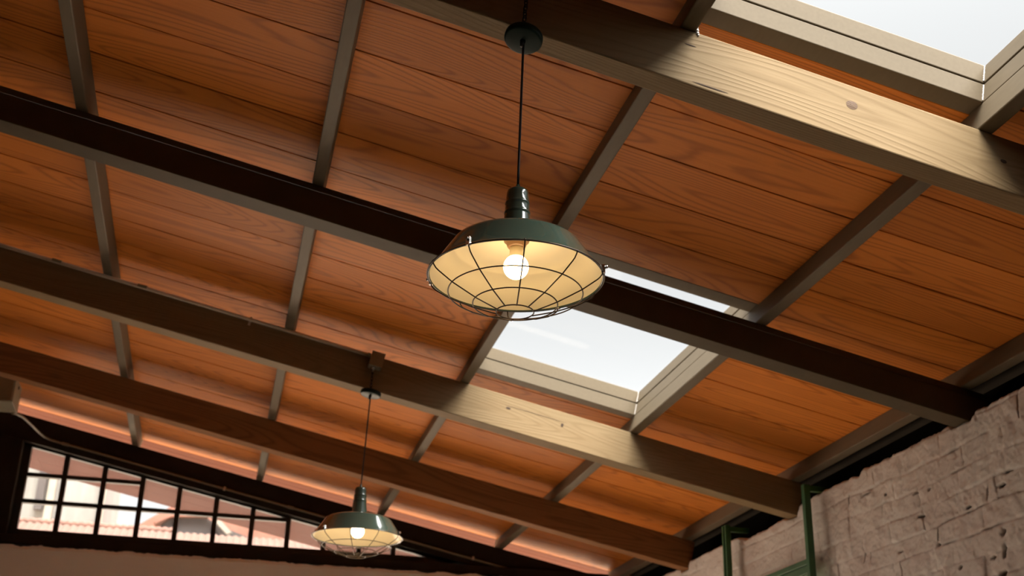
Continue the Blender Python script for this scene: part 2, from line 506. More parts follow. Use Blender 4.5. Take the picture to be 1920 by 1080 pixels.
def left_wall():
    b = MB(); b.box(XL - 0.2, XL, YN, 8.65, 0, roof_z(XL - 0.2, BT) - 0.02)
    return struct(b.build('wall_left', M['umber']))
left_wall()
def near_wall():
    b = MB()
    b.prism([(XL, 0), (XW + 0.2, 0), (XW + 0.2, roof_z(XW + 0.2, BT) - 0.01), (XL, roof_z(XL, BT) - 0.01)], 'y', YN - 0.2, YN)
    return struct(b.build('wall_near', M['umber']))
near_wall()

DOOR_X0, DOOR_X1, DOOR_Z = -1.5, 2.0, 2.60      # wide garden doorway below the picture
def far_wall():
    """plaster below the window, ragged along its top edge"""
    bm = bmesh.new()
    n = 420; x0, x1 = XL, XW + 0.2
    top = []
    for i in range(n + 1):
        x = x0 + (x1 - x0) * i / n
        z = EYE + 1.566 + 0.010 * noise.noise((x * 2.1, 0, 3)) + 0.012 * noise.noise((x * 9, 2, 1)) + 0.007 * noise.noise((x * 40, 5, 0))
        top.append((x, z))
    rows = []
    for (x, z) in top:
        d = 0.004 * noise.noise((x * 4, 1, 7))
        zb_ = DOOR_Z if DOOR_X0 < x < DOOR_X1 else 0.0
        rows.append([bm.verts.new((x, YF + d, zb_)), bm.verts.new((x, YF + d, z - 0.02)), bm.verts.new((x, YF + d + 0.006, z)), bm.verts.new((x, YF + 0.17, z)), bm.verts.new((x, YF + 0.17, zb_))])
    for A, B in zip(rows, rows[1:]):
        for k in range(5): bm.faces.new((A[k], B[k], B[(k + 1) % 5], A[(k + 1) % 5]))
    b = MB(); b.bm.free(); b.bm = bm
    return struct(b.build('wall_far', M['plaster']))
far_wall()

WT = [(2.5, 1.49), (3.67, 1.493), (3.99, 1.494), (4.02, 1.466), (4.15, 1.466), (4.18, 1.490), (4.53, 1.482), (4.875, 1.488), (4.9, 1.467), (5.0, 1.479),
      (5.39, 1.481), (5.52, 1.477), (5.55, 1.427), (5.66, 1.427), (5.70, 1.442), (6.03, 1.434), (6.18, 1.433), (6.24, 1.455), (6.346, 1.469), (6.91, 1.471),
      (7.03, 1.470), (7.05, 1.427), (7.16, 1.427), (7.19, 1.452), (7.42, 1.464), (8.7, 1.455)]
def wall_top(y):
    if y <= WT[0][0]: return WT[0][1]
    for (a, za), (b_, zb) in zip(WT, WT[1:]):
        if y <= b_: return za + (zb - za) * (y - a) / (b_ - a)
    return WT[-1][1]

COURSE = 0.088
HOLES = [(4.445, 1.180, 0.026, 0.005), (4.107, 1.142, 0.014, 0.005), (3.891, 1.175, 0.022, 0.006), (3.913, 1.007, 0.016, 0.010), (4.36, 1.272, 0.010, 0.0035),
         (4.335, 1.041, 0.009, 0.006), (3.84, 1.215, 0.028, 0.004), (4.70, 1.33, 0.007, 0.004), (3.975, 1.17, 0.005, 0.026), (3.925, 0.94, 0.009, 0.026), (4.33, 1.085, 0.003, 0.026), (4.93, 1.10, 0.003, 0.024),
         (5.02, 1.385, 0.003, 0.020), (4.62, 1.07, 0.018, 0.004), (4.0, 0.93, 0.018, 0.006), (4.86, 1.37, 0.040, 0.002), (4.46, 1.28, 0.018, 0.003), (4.2, 0.93, 0.012, 0.007), (3.95, 0.86, 0.02, 0.012)]
def brick_relief(y, z):
    """outward bulge (towards the room) of the whitewashed masonry, and how dark the crack or hole is coloured"""
    wob = 0.018 * noise.noise((y * 1.3, z * 2, 11)) + 0.010 * noise.noise((y * 5, z * 4, 4))
    zz = (1.476 - z) + wob
    row = math.floor(zz / COURSE); fz = zz / COURSE - row
    L = 0.27 + 0.05 * noise.noise((row * 3.3, 0.5, 0))
    yy = y + (row % 2) * 0.135 + 0.09 * noise.noise((row * 1.7, 9, 2)) + 0.012 * noise.noise((y * 6, z * 14, 8))
    br = math.floor(yy / L); fy = yy / L - br
    dz = min(fz, 1 - fz) * COURSE; dy = min(fy, 1 - fy) * L
    jn = 0.5 + 0.5 * noise.noise((y * 3.1, z * 9, 21))
    js = max(0.0, min(1.0, (jn - 0.22) * 2.0))                     # some joints are painted full
    jv = max(0.0, min(1.0, (0.5 + 0.8 * noise.noise((br * 5.1, row * 3.7, 1)))))
    gz = math.exp(-(dz / 0.0060) ** 2) * js; gy = math.exp(-(dy / 0.0065) ** 2) * jv * 0.8
    groove = max(gz, gy)
    tone = noise.noise((br * 7.7, row * 5.3, 3.3))
    d = 0.005 * tone + 0.006 * noise.noise((y * 5, z * 7, 5)) + 0.0045 * noise.noise((y * 19, z * 23, 6)) + 0.0022 * noise.noise((y * 60, z * 66, 6))
    d -= 0.0050 * groove
    # fine open cracks along stretches of a few joints
    cn = noise.noise((y * 2.3, z * 6.0, 41)) + 0.5 * noise.noise((y * 9, z * 9, 42))
    ck = max(0.0, min(1.0, (cn - 0.30) * 4.0))
    cz = math.exp(-(dz / 0.0028) ** 2) * ck
    cy = math.exp(-(dy / 0.0028) ** 2) * max(0.0, min(1.0, (noise.noise((y * 3.1, z * 5, 77)) - 0.26) * 5.0))
    c = max(cz, cy)
    d -= 0.007 * c
    gap_tone = 0.75 * c
    for hy, hz, a, cc in HOLES:
        q = ((y - hy + 0.35 * (z - hz)) / a) ** 2 + ((z - hz + 0.006 * noise.noise((y * 40, 1, hy))) / cc) ** 2
        if q < 6:
            q += 0.9 * noise.noise((y * 70, z * 70, 2))
            k = math.exp(-max(0.0, q) ** 1.6); d -= 0.020 * k; gap_tone = max(gap_tone, 0.9 * min(1.0, k * 1.3))
    return d, gap_tone
def right_wall():
    bm = bmesh.new(); lay = bm.verts.layers.float.new('gap_tone')
    ys = [YN + (1.4 - YN) * i / 60 for i in range(60)] + [1.4 + 2.0 * i / 300 for i in range(300)] + [3.4 + 2.7 * i / 640 for i in range(640)] + [6.1 + 2.55 * i / 330 for i in range(331)]
    nz = 160; rows = []
    for y in ys:
        zt = wall_top(y) + 0.006 * noise.noise((y * 18, 1, 1)) + 0.004 * noise.noise((y * 60, 4, 1)) + 0.006 * noise.noise((y * 6, 9, 4))
        z0 = 0.78
        col = [bm.verts.new((XW, y, 0))]
        for k in range(nz + 1):
            t = k / nz
            z = z0 + (zt - z0) * t
            d, gap_tone = brick_relief(y, z)
            edge = max(0.0, 1 - (zt - z) / 0.012)
            v = bm.verts.new((XW - d + 0.010 * edge * edge, y, z + EYE)); v[lay] = gap_tone
            col.append(v)
        col.append(bm.verts.new((XW + 0.05, y, zt + EYE + 0.004 * noise.noise((y * 14, 3, 9)))))
        col.append(bm.verts.new((XW + 0.16, y, zt + EYE - 0.01)))
        col.append(bm.verts.new((XW + 0.16, y, 0)))
        rows.append(col)
    for A, B in zip(rows, rows[1:]):
        for k in range(len(A) - 1):
            f = bm.faces.new((A[k], B[k], B[k + 1], A[k + 1])); f.smooth = True
    b = MB(); b.bm.free(); b.bm = bm
    return struct(b.build('wall_right', M['brick']))
right_wall()

# ---------------------------------------------------------------- roof beams
def wood_beam(y0, w, d, u0, u1, label, mat='beam'):
    b = MB(); b.box(u0, u1, y0, y0 + w, BT - d, BT)
    e = un((u0 + u1) / 2, y0 + w / 2, BT - d)
    o = b.build('roof_beam', M[mat], roof=True, bevel=0.004)
    return tag(o, label, 'beam', 'wooden roof beams')
UL = -2.78
B1 = wood_beam(BY[0], 0.0800, 0.1718, UL, 2.60, 'thick pine beam at upper right that the nearest lamp chain hangs in front of')
B3 = wood_beam(BY[2], 0.0939, 0.1724, UL, 2.44, 'pine beam carrying the grey conduit and small junction box, half lit by the skylight')
B4 = wood_beam(BY[3], 0.0975, 0.1717, UL, 2.44, 'shade-darkened beam passing behind the far lamp, last before the window', mat='beamdark')

# knots standing on the two beams where the photo shows them
def disc_part(name, parent, mat, u, y, n, ru, rn, face_y):
    b = MB(); seg = 28; c = b.bm.verts.new((u, face_y - 0.0012, n)); ring = []
    for k in range(seg):
        a = 2 * pi * k / seg; q = 1 + 0.10 * noise.noise((cos(a) * 2, sin(a) * 2, u))
        ring.append(b.bm.verts.new((u + ru * q * cos(a), face_y - 0.0004, n + rn * q * sin(a))))
    for k in range(seg): b.bm.faces.new((c, ring[k], ring[(k + 1) % seg]))
    o = b.build(name, mat); o.parent = parent; return o
M['knot'] = wood('beam_knot_wood', (0.17, 0.105, 0.065), (0.13, 0.080, 0.050), (0.07, 0.040, 0.025), rings=22, across=26, island=False, knots=0.0, var=0.0)
M['knotdark'] = paint('dark_knot_hole', (0.06, 0.035, 0.02), 0.9, 0.2, 30.0)
disc_part('knot', B1, M['knot'], 1.128, 0, 2.060, 0.017, 0.013, BY[0])
disc_part('knot_eye', B1, M['knotdark'], 1.124, 0, 2.0605, 0.005, 0.0025, BY[0])
disc_part('knot', B1, M['knotdark'], 1.585, 0, 2.045, 0.010, 0.006, BY[0])
disc_part('knot', B1, M['knotdark'], 0.655, 0, 2.075, 0.017, 0.0022, BY[0])
disc_part('crack', B1, M['knotdark'], 0.73, 0, 1.964, 0.050, 0.0025, BY[0])
disc_part('knot', B3, M['knotdark'], 0.88, 0, 2.060, 0.012, 0.006, BY[2])
disc_part('crack', B3, M['knotdark'], 1.02, 0, 2.072, 0.16, 0.0012, BY[2])
disc_part('knot', B3, M['knotdark'], 1.16, 0, 2.055, 0.007, 0.010, BY[2])

def steel_beam():
    b = MB()
    y0, w, d = BY[1], 0.098, 0.133
    lip = BT - 0.030
    # two lipped channels set mouth to mouth: a body, and a shallow setback below the top edge
    b.prism([(y0, BT - d), (y0 + w, BT - d), (y0 + w, lip), (y0 + w - 0.004, lip + 0.004), (y0 + w - 0.004, BT), (y0 + 0.004, BT), (y0 + 0.004, lip + 0.004), (y0, lip)], 'x', UL, 2.62)
    o = b.build('steel_beam', M['darksteel'], roof=True, bevel=0.0025)
    tag(o, 'dark steel beam crossing behind the nearest lamp shade, in front of the middle skylight', 'beam')
    s = MB(); s.tube([(UL, y0 - 0.0005, lip), (2.62, y0 - 0.0005, lip)], 0.002, 6)
    sp = s.build('weld_seam', M['darksteel']); sp.parent = o
    return o
steel_beam()
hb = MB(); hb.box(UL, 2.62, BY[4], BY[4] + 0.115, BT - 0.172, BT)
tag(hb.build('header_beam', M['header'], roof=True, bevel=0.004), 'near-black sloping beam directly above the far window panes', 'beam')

# ---------------------------------------------------------------- purlins
PLAB = ['leftmost taupe steel purlin, running down towards the window panes',
        'taupe steel purlin second from left, crossing the upper left planks',
        'taupe steel purlin along the left side of both skylights, behind the nearest lamp',
        'taupe steel purlin along the right side of both skylights',
        'taupe steel edge purlin just above the top of the brick wall']
for u, lab in zip(PU, PLAB):
    b = MB(); b.box(u, u + WP, YN + 0.02, 8.66, BT, PL)
    tag(b.build('purlin', M['steel'], roof=True, bevel=0.004), lab, 'purlin', 'steel purlins')

# ---------------------------------------------------------------- skylights
def skylight(o0, i0, i1, o1, label):
    root = empty('skylight', un((SU0 + SU1) / 2, (i0 + i1) / 2, PL), ROOF_ROT)
    inv = root.matrix_basis.inverted() @ (Matrix.Translation((0, 0, EYE)) @ Matrix.Rotation(SLOPE, 4, 'Y'))
    def part(b, name, mat, bevel=0.0025):
        for v in b.bm.verts: v.co = inv @ v.co
        return b.build(name, mat, root, bevel=bevel)
    e0, e1 = PC[2] + 0.0005, PC[3] - 0.0005
    c0, c1 = PL + 0.0004, PL + 0.0625            # lower curb tubes
    part(MB().box(SU0, SU1, i1, o1, c0, c1), 'far_curb', M['steel'])
    part(MB().box(SU0, SU1, o0, i0, c0, c1), 'near_curb', M['steel'])
    part(MB().box(e0, SU0 - 0.0003, o0, o1, c0, c1), 'side_curb', M['steel'])
    part(MB().box(SU1 + 0.0003, e1, o0, o1, c0, c1), 'side_curb', M['steel'])
    f0, f1 = PL + 0.0660, PL + 0.1270            # upper pane frame, a thin dark joint below it
    g = 0.0015
    b = MB()
    b.box(SU0 - 0.022, SU1 + 0.022, i1 - g, i1 + 0.05, f0, f1); b.box(SU0 - 0.022, SU1 + 0.022, i0 - 0.05, i0 + g, f0, f1)
    b.box(SU0 - 0.022, SU0 + g, i0 + g, i1 - g, f0, f1); b.box(SU1 - g, SU1 + 0.022, i0 + g, i1 - g, f0, f1)
    part(b, 'pane_frame', M['steel'])
    j = MB()
    j.box(e0, e1, i1 + 0.006, o1 - 0.01, c1, f0); j.box(e0, e1, o0 + 0.01, i0 - 0.006, c1, f0)
    j.box(e0, SU0 - 0.006, i0, i1, c1, f0); j.box(SU1 + 0.006, e1, i0, i1, c1, f0)
    part(j, 'gasket', M['black'], 0)
    part(MB().box(SU0 - 0.02, SU1 + 0.02, i0 - 0.03, i1 + 0.03, f1 + 0.0005, f1 + 0.0065), 'pane', M['skypane'], 0)
    # weld beads in the two far corners
    for uu in (SU0 + 0.001, SU1 - 0.001):
        w = MB(); pts = []
        for k in range(26):
            t = k / 25
            pts.append((uu + 0.0012 * noise.noise((k * 1.3, uu, 0)), i1 - 0.001, c0 + 0.004 + (c1 - c0 - 0.008) * t))
        w.tube(pts, lambda t: 0.0022 + 0.0010 * noise.noise((t * 14, 3, 1)), 8)
        part(w, 'weld_bead', M['weld'], 0)
        w = MB(); pts = []
        for k in range(26):
            t = k / 25
            pts.append((uu - (g if uu > 1 else -g) + 0.0016 * noise.noise((k * 1.7, uu, 5)), i1 - g - 0.001, f0 + 0.004 + (f1 - f0 - 0.008) * t))
        w.tube(pts, lambda t: 0.0024 + 0.0012 * noise.noise((t * 16, 7, 1)), 8)
        part(w, 'weld_bead', M['weld'], 0)
    tag(root, label, 'skylight', 'skylights in the plank roof')
    return root
skylight(*SKYL[0], 'skylight cut off by the upper right corner, beside the thick pine beam')
skylight(*SKYL[1], 'skylight in the middle, partly hidden by the nearest lamp shade and steel beam')
b = MB()
for k, (du, dn, r) in enumerate(((0, 0.004, 0.0055), (0.003, -0.004, 0.0045), (0.006, -0.009, 0.003), (-0.001, 0.012, 0.004))):
    b.ball((PU[2] + WP + 0.002 + du, BY[0] - 0.001, BT + dn), r, 8)
o = b.build('sealant_dab', M['weld']); o.parent = B1
# ---------------------------------------------------------------- barn pendant lamps
def chain_mesh(p0, p1, pitch=0.0175):
    b = MB(); p0, p1 = Vector(p0), Vector(p1)
    d = p1 - p0; n = max(2, round(d.length / pitch)); step = d.length / n; ax = d.normalized()
    s0 = ax.orthogonal().normalized(); s1 = ax.cross(s0)
    ln, wd, r = step * 0.5 + 0.0045, 0.0052, 0.0019
    for i in range(n):
        c = p0 + ax * step * (i + 0.5); s = s0 if i % 2 else s1
        path = []
        for k in range(16):
            a = 2 * pi * k / 16
            path.append(c + ax * (ln * 0.98 * (abs(sin(a)) ** 0.8) * (1 if sin(a) >= 0 else -1)) + s * wd * cos(a))
        b.tube(path, r, 6, closed=True)
    return b

def az(deg, r, z):       # azimuth measured from +Y towards +X
    a = radians(deg); return Vector((r * sin(a), r * cos(a), z))

def pendant(x, y, rimz, rot_deg, canopy, ctilt, chain_top, label, hook=False):
    root = empty('pendant_lamp', (x, y, rimz + EYE), (0, 0, -radians(rot_deg)))
    Rz = Matrix.Rotation(radians(rot_deg), 4, 'Z')
    def loc(p): return Rz @ (Vector(p) - Vector((x, y, rimz)))
    RT = 0.2025
    # shade: green outside and rolled lip
    out = [(0.0395, 0.1000), (0.060, 0.0985), (0.095, 0.0940), (0.125, 0.0868), (0.141, 0.0815), (0.149, 0.0765), (0.1535, 0.0700),
           (0.168, 0.0480), (0.185, 0.0225), (0.1965, 0.0060), (0.2010, 0.0006), (0.2030, -0.0010), (0.2036, -0.0032), (0.2022, -0.0048), (0.2004, -0.0038), (0.1998, -0.0018)]
    sh = MB().lathe(out, 96).build('lamp_shade', M['green'], root)
    inn = [(0.1997, -0.0015), (0.1985, 0.0005), (0.1945, 0.0052), (0.1832, 0.0212), (0.1662, 0.0465), (0.1530, 0.0664), (0.1470, 0.0680), (0.1440, 0.0722), (0.137, 0.0788),
           (0.124, 0.0842), (0.094, 0.0913), (0.060, 0.0957), (0.020, 0.0972), (0.0, 0.0972)]
    MB().lathe(inn, 96).build('shade_lining', M['cream'], root)
    nk = [(0.0385, 0.0995), (0.0372, 0.1050), (0.0350, 0.1210), (0.0322, 0.1430), (0.0306, 0.1560), (0.0302, 0.1590), (0.0312, 0.1605), (0.0312, 0.1650), (0.0300, 0.1672), (0.0296, 0.1690),
          (0.0290, 0.1800), (0.0286, 0.1850), (0.0294, 0.1868), (0.0294, 0.1905), (0.0280, 0.1925), (0.0274, 0.1945), (0.0268, 0.2080), (0.0262, 0.2160), (0.0246, 0.2225),
          (0.0205, 0.2265), (0.012, 0.2282), (0.0065, 0.2286), (0.0060, 0.2330), (0.0052, 0.2400), (0.0, 0.2405)]
    MB().lathe(nk, 48).build('neck', M['green'], root)
    # bulb and socket
    so = [(0.0, 0.0968), (0.030, 0.0968), (0.030, 0.0900), (0.0245, 0.0860), (0.0215, 0.0760), (0.0200, 0.0740), (0.0, 0.0740)]
    MB().lathe(so, 32).build('socket', M['socket'], root)
    bb = [(0.0, 0.0735), (0.0155, 0.0735), (0.0158, 0.0600), (0.0180, 0.0500), (0.0188, 0.0470)]
    MB().lathe(bb, 32).build('bulb_neck', M['porcelain'], root)
    bp = []
    c0, rb = 0.0240, 0.0295
    for k in range(22):
        a = radians(-90 + 141 * k / 21); bp.append((max(0.0, rb * cos(a)), c0 + rb * sin(a)))
    bp[0] = (0.0, c0 - rb)
    MB().lathe(bp, 40).build('bulb', M['bulb'], root)
    # wire guard: rim hoop, three rings, ten ribs
    g = MB(); wr = 0.0016
    def hoop(r, z, rad=wr):
        g.tube([az(360 * k / 72, r, z) for k in range(72)], rad, 7, closed=True)
    hoop(0.2052, -0.0035); hoop(0.1555, -0.0430); hoop(0.0975, -0.0700); hoop(0.0432, -0.0890)
    for k in range(10):
        a = 36 * k
        path = [az(a, 0.2048, 0.0000), az(a, 0.2025, -0.0085), az(a, 0.1965, -0.0170), az(a, 0.1900, -0.0222), az(a, 0.1555, -0.0442), az(a, 0.0975, -0.0713), az(a, 0.0432, -0.0903)]
        g.tube(path, wr, 7)
    g.build('wire_guard', M['wire'], root)
    for k in (36, -72, -144, 108):
        cb = MB()
        Mx = Matrix.Translation(az(k, 0.2035, 0.004)) @ Matrix.Rotation(-radians(k), 4, 'Z')
        cb.box(-0.0045, 0.0045, -0.003, 0.005, -0.010, 0.010, Mx)
        cl = cb.build('guard_clip', M['chrome'], root)
        sb = MB(); p = az(k, 0.2085, 0.0075); q = az(k, 0.2150, 0.0090)
        sb.tube([p, q], 0.0038, 12)
        sb.build('clip_screw', M['chrome'], cl)
    # cord
    cp = loc(canopy)
    cb = MB()
    pts = [Vector((0, 0, 0.238)).lerp(cp, t) for t in [i / 10 for i in range(11)]]
    cb.tube(pts, 0.0031, 10)
    cb.build('cord', M['blackmetal'], root)
    # canopy disc, hanging a little askew
    cr = 0.0492
    cpr = [(0.0, -0.010), (0.0435, -0.010), (0.0470, -0.0088), (0.0488, -0.0060), (cr, -0.0020), (cr, 0.0060), (0.0480, 0.0095), (0.0440, 0.0115), (0.012, 0.0150), (0.0, 0.0155)]
    nrm = Rz.to_3x3() @ Vector((ctilt[0], ctilt[1], 1)).normalized()
    q = Vector((0, 0, 1)).rotation_difference(nrm).to_matrix().to_4x4()
    cm = MB().lathe(cpr, 56)
    for v in cm.bm.verts: v.co = (Matrix.Translation(cp) @ q) @ v.co
    cn = cm.build('canopy', M['canopy'], root)
    fm = MB().lathe([(0.0, -0.0285), (0.0045, -0.0280), (0.0060, -0.018), (0.0075, -0.0095), (0.0, -0.0095)], 24)
    for v in fm.bm.verts: v.co = (Matrix.Translation(cp) @ q) @ v.co
    fm.build('cord_gland', M['blackmetal'], cn)
    top = cp + (q.to_3x3() @ Vector((0.004, 0, 0.0150)))
    chain_mesh(top, loc(chain_top)).build('chain', M['chain'], root)
    if hook:
        ct = loc(chain_top)
        h = MB(); h.tube([ct + Vector((0, 0, -0.004)), ct + Vector((0, 0, 0.03))], 0.004, 10)
        back = Rz @ (Vector((chain_top[0], BY[0], chain_top[2])) - Vector((x, y, rimz)))
        h.tube([ct + Vector((0, 0, 0.028)), Vector((back.x, back.y, back.z + 0.028))], 0.004, 10)
        h.build('hook', M['chain'], root)
    tag(root, label, 'pendant lamp', 'green enamel barn pendants')
    return root
pendant(0.586, 2.518, 1.155, 188.0, (0.5915, 2.518, 1.817), (0.20, 0.14), (0.600, 2.520, 1.990),
        'large green barn pendant in the centre, nearest the camera, lit bulb behind wire guard', hook=True)
pendant(0.579, 5.520, 1.156, 195.4, (0.5925, 5.520, 1.836), (0.16, 0.02), (0.5945, 5.522, 1.957),
        'smaller-looking green barn pendant at lower left of centre, in front of the window')

# ---------------------------------------------------------------- junction box, conduits, cabinet
def roofpart(b, name, mat, root, bevel=0.0):
    inv = root.matrix_basis.inverted() @ (Matrix.Translation((0, 0, EYE)) @ Matrix.Rotation(SLOPE, 4, 'Y'))
    for v in b.bm.verts: v.co = inv @ v.co
    return b.build(name, mat, root, bevel=bevel)
jy0, jy1 = 5.497, BY[2] - 0.001
root = empty('junction_box', un(0.20, jy1, 2.048), ROOF_ROT)
roofpart(MB().box(0.167, 0.230, jy0 + 0.003, jy1, 2.052, 2.122), 'body', M['cabinet'], root, 0.003)
roofpart(MB().box(0.166, 0.231, jy0, jy0 + 0.003, 2.051, 2.123), 'cover_plate', M['box'], root, 0.001)
b = MB()
c = Vector((0.191, (jy0 + jy1) / 2, 2.050))
for i, (r, z0, z1) in enumerate(((0.012, -0.004, 0.002), (0.009, -0.012, -0.004), (0.006, -0.018, -0.012))):
    b.tube([c + Vector((0, 0, z0)), c + Vector((0, 0, z1))], r, 14)
roofpart(b, 'cable_gland', M['chrome'], root)
tag(root, 'small square brown junction box on the pine beam, above the far lamp chain', 'junction box')

root = empty('conduit', un(-0.5, 5.54, 2.117), ROOF_ROT)
cyy = BY[2] - 0.0125
b = MB(); b.tube([(UL, cyy, 2.1140), (0.152, cyy, 2.1130)], 0.0088, 12)
roofpart(b, 'pipe', M['conduit'], root)
for u in (-0.955, -1.36):
    b = MB(); b.tube([(u - 0.022, cyy, 2.1163), (u + 0.022, cyy, 2.1163)], 0.0105, 12)
    roofpart(b, 'coupling', M['cabinet'], root)
b = MB(); b.tube([(0.150, cyy, 2.1135), (0.1655, cyy, 2.1135)], 0.0110, 12)
roofpart(b, 'connector', M['cabinet'], root)
for u in (-0.43, -1.9):
    b = MB(); b.box(u - 0.006, u + 0.006, cyy - 0.0090, cyy + 0.011, 2.108, 2.1255); b.box(u - 0.006, u + 0.006, BY[2] - 0.003, BY[2] - 0.0005, 2.088, 2.110)
    sc = roofpart(b, 'clamp', M['conduit'], root, 0.001)
tag(root, 'long grey conduit along the top edge of the pine beam, ending at the junction box', 'conduit')

root = empty('conduit', un(0, 8.51, 1.998), ROOF_ROT)
cy2 = BY[4] - 0.012
path = [(-1.803, 7.85, 1.938), (-1.790, 7.90, 1.955), (-1.776, 8.02, 1.976), (-1.774, 8.12, 1.990), (-1.757, 8.28, 2.003), (-1.722, 8.42, 2.003), (-1.690, 8.485, 2.000), (-1.655, 8.511, 1.998), (-1.60, cy2, 1.998), (-1.5, cy2, 1.999), (-0.8, cy2, 1.999), (0.2, cy2, 1.997), (1.70, cy2, 1.994)]
b = MB(); b.tube(path, 0.0080, 12)
roofpart(b, 'pipe', M['cabinet'], root)
for u in (-1.555, 0.30, 0.02):
    b = MB(); b.tube([(u - 0.022, cy2, 1.9985), (u + 0.022, cy2, 1.9985)], 0.0115, 12)
    roofpart(b, 'coupling', M['cabinet'], root)
for u in (-0.45, 0.66, 1.35):
    b = MB(); b.box(u - 0.007, u + 0.007, cy2 - 0.0105, cy2 + 0.011, 1.988, 2.012)
    roofpart(b, 'clamp', M['conduit'], root, 0.001)
tag(root, 'grey conduit bending down onto the black header beam above the window', 'conduit')

# metal cabinet in the upper corner of the far wall, left edge of the picture
def cabinet():
    x1, yf, yb = -1.356, 7.62, 7.87
    z0, z1 = 2.266, 2.430
    root = empty('metal_cabinet', (x1 - 0.13, 7.75, z0 + EYE))
    off = Vector((-(x1 - 0.13), -7.75, -z0))
    def part(b, name, mat, bevel=0.003):
        for v in b.bm.verts: v.co += off
        return b.build(name, mat, root, bevel=bevel)
    part(MB().box(x1 - 0.27, x1, yf + 0.009, yb, z0, z1), 'body', M['cabinet'])
    part(MB().box(x1 - 0.268, x1 - 0.006, yf, yf + 0.008, z0 + 0.003, z1 - 0.003), 'door', M['cabinet'])
    part(MB().tube([(x1, yf + 0.13, z1 - 0.035), (x1 + 0.003, yf + 0.13, z1 - 0.035)], 0.010, 16), 'knockout', M['black'], 0)
    for xx, yy in ((x1 - 0.03, yf + 0.06), (x1 - 0.03, yb - 0.04), (x1 - 0.24, yf + 0.06), (x1 - 0.24, yb - 0.04)):
        part(MB().tube([(xx, yy, z1), (xx, yy, roof_z(xx, PL) - EYE)], 0.004, 8), 'hanger_rod', M['conduit'], 0)
    tag(root, 'khaki metal box hung at the left edge of the picture, above the window', 'cabinet')
cabinet()

# ---------------------------------------------------------------- far window
def window():
    root = empty('window_1', (0, 8.60, 1.566 + EYE)); struct(root)
    off = Vector((0, -8.60, -(1.566 + EYE)))
    def part(b, name, mat, parent=root, bevel=0.0):
        for v in b.bm.verts: v.co += off
        return b.build(name, mat, parent, bevel=bevel)
    NT = 1.9365                                    # roof-frame height of the upper glass edge
    def top(x, n=NT): return roof_z(x, n)
    yA, yB = 8.585, 8.630
    kx = 1.0 * (8.62 / 8.62)
    xs = [-1.106, -0.849, -0.592, -0.340, -0.085, 0.168, 0.416, 0.668, 0.918, 1.160]
    zb = 1.691 + EYE; xl = -1.345
    xr = 1.372
    # outer frame: jamb, bottom rail, sloping top rail
    b = MB(); b.prism([(xl - 0.05, zb - 0.05), (xl, zb - 0.05), (xl, top(xl)), (xl - 0.05, top(xl - 0.05))], 'y', yA, yB)
    b.box(xl, 1.62, yA, yB, zb - 0.05, zb)
    b.prism([(xl - 0.05, top(xl - 0.05)), (xr + 0.2, top(xr + 0.2)), (xr + 0.2, roof_z(xr + 0.2, BT - 0.173)), (xl - 0.05, roof_z(xl - 0.05, BT - 0.173))], 'y', yA, yB)
    part(b, 'outer_frame', M['frame'])
    for x in xs:
        b = MB(); w = 0.0165
        b.prism([(x - w, zb), (x + w, zb), (x + w, top(x + w)), (x - w, top(x - w))], 'y', yA + 0.003, yB - 0.003)
        part(b, 'mullion', M['frame'])
    cells = [xl] + xs + [xr]
    bars = [1.881 + EYE, 2.061 + EYE]; hb = 0.0135
    def xlim(z):                                   # x where the sloping top reaches height z
        return (NT - (z - EYE) * cos(SLOPE)) / sin(SLOPE)
    for z in bars:
        x1 = 0.416 if z < 1.95 + EYE else -0.592
        b = MB(); b.box(xl, x1, yA + 0.004, yB - 0.004, z - hb, z + hb)
        part(b, 'glazing_bar', M['frame'])
    levels = [zb] + bars + [9.0]
    yg = 8.606
    for a, c in zip(cells, cells[1:]):
        lv = [zb] + [z for z, e in zip(bars, (0.42, -0.59)) if c <= e] + [9.0]
        for lo, hi in zip(lv, lv[1:]):
            h0, h1 = min(hi, top(a)), min(hi, top(c))
            pts = [(a, lo), (c, lo), (c, h1), (a, h0)] if h1 > lo + 0.002 else [(a, lo), (xlim(lo), lo), (a, h0)]
            b = MB(); b.prism(pts, 'y', yg, yg + 0.004)
            part(b, 'pane', M['pane'])
    # heavy dark sill timber and the post at the left
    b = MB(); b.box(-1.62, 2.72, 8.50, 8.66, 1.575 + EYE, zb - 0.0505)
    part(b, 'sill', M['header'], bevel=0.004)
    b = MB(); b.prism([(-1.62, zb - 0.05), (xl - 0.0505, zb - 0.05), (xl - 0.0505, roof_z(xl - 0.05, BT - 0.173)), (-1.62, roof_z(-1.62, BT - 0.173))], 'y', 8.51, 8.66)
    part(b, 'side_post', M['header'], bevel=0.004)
window()
# masonry left of the window post, closing the corner
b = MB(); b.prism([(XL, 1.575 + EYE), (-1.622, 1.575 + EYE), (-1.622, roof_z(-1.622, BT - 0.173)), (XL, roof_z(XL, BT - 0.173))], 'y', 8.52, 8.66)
struct(b.build('trim_2', M['header']))

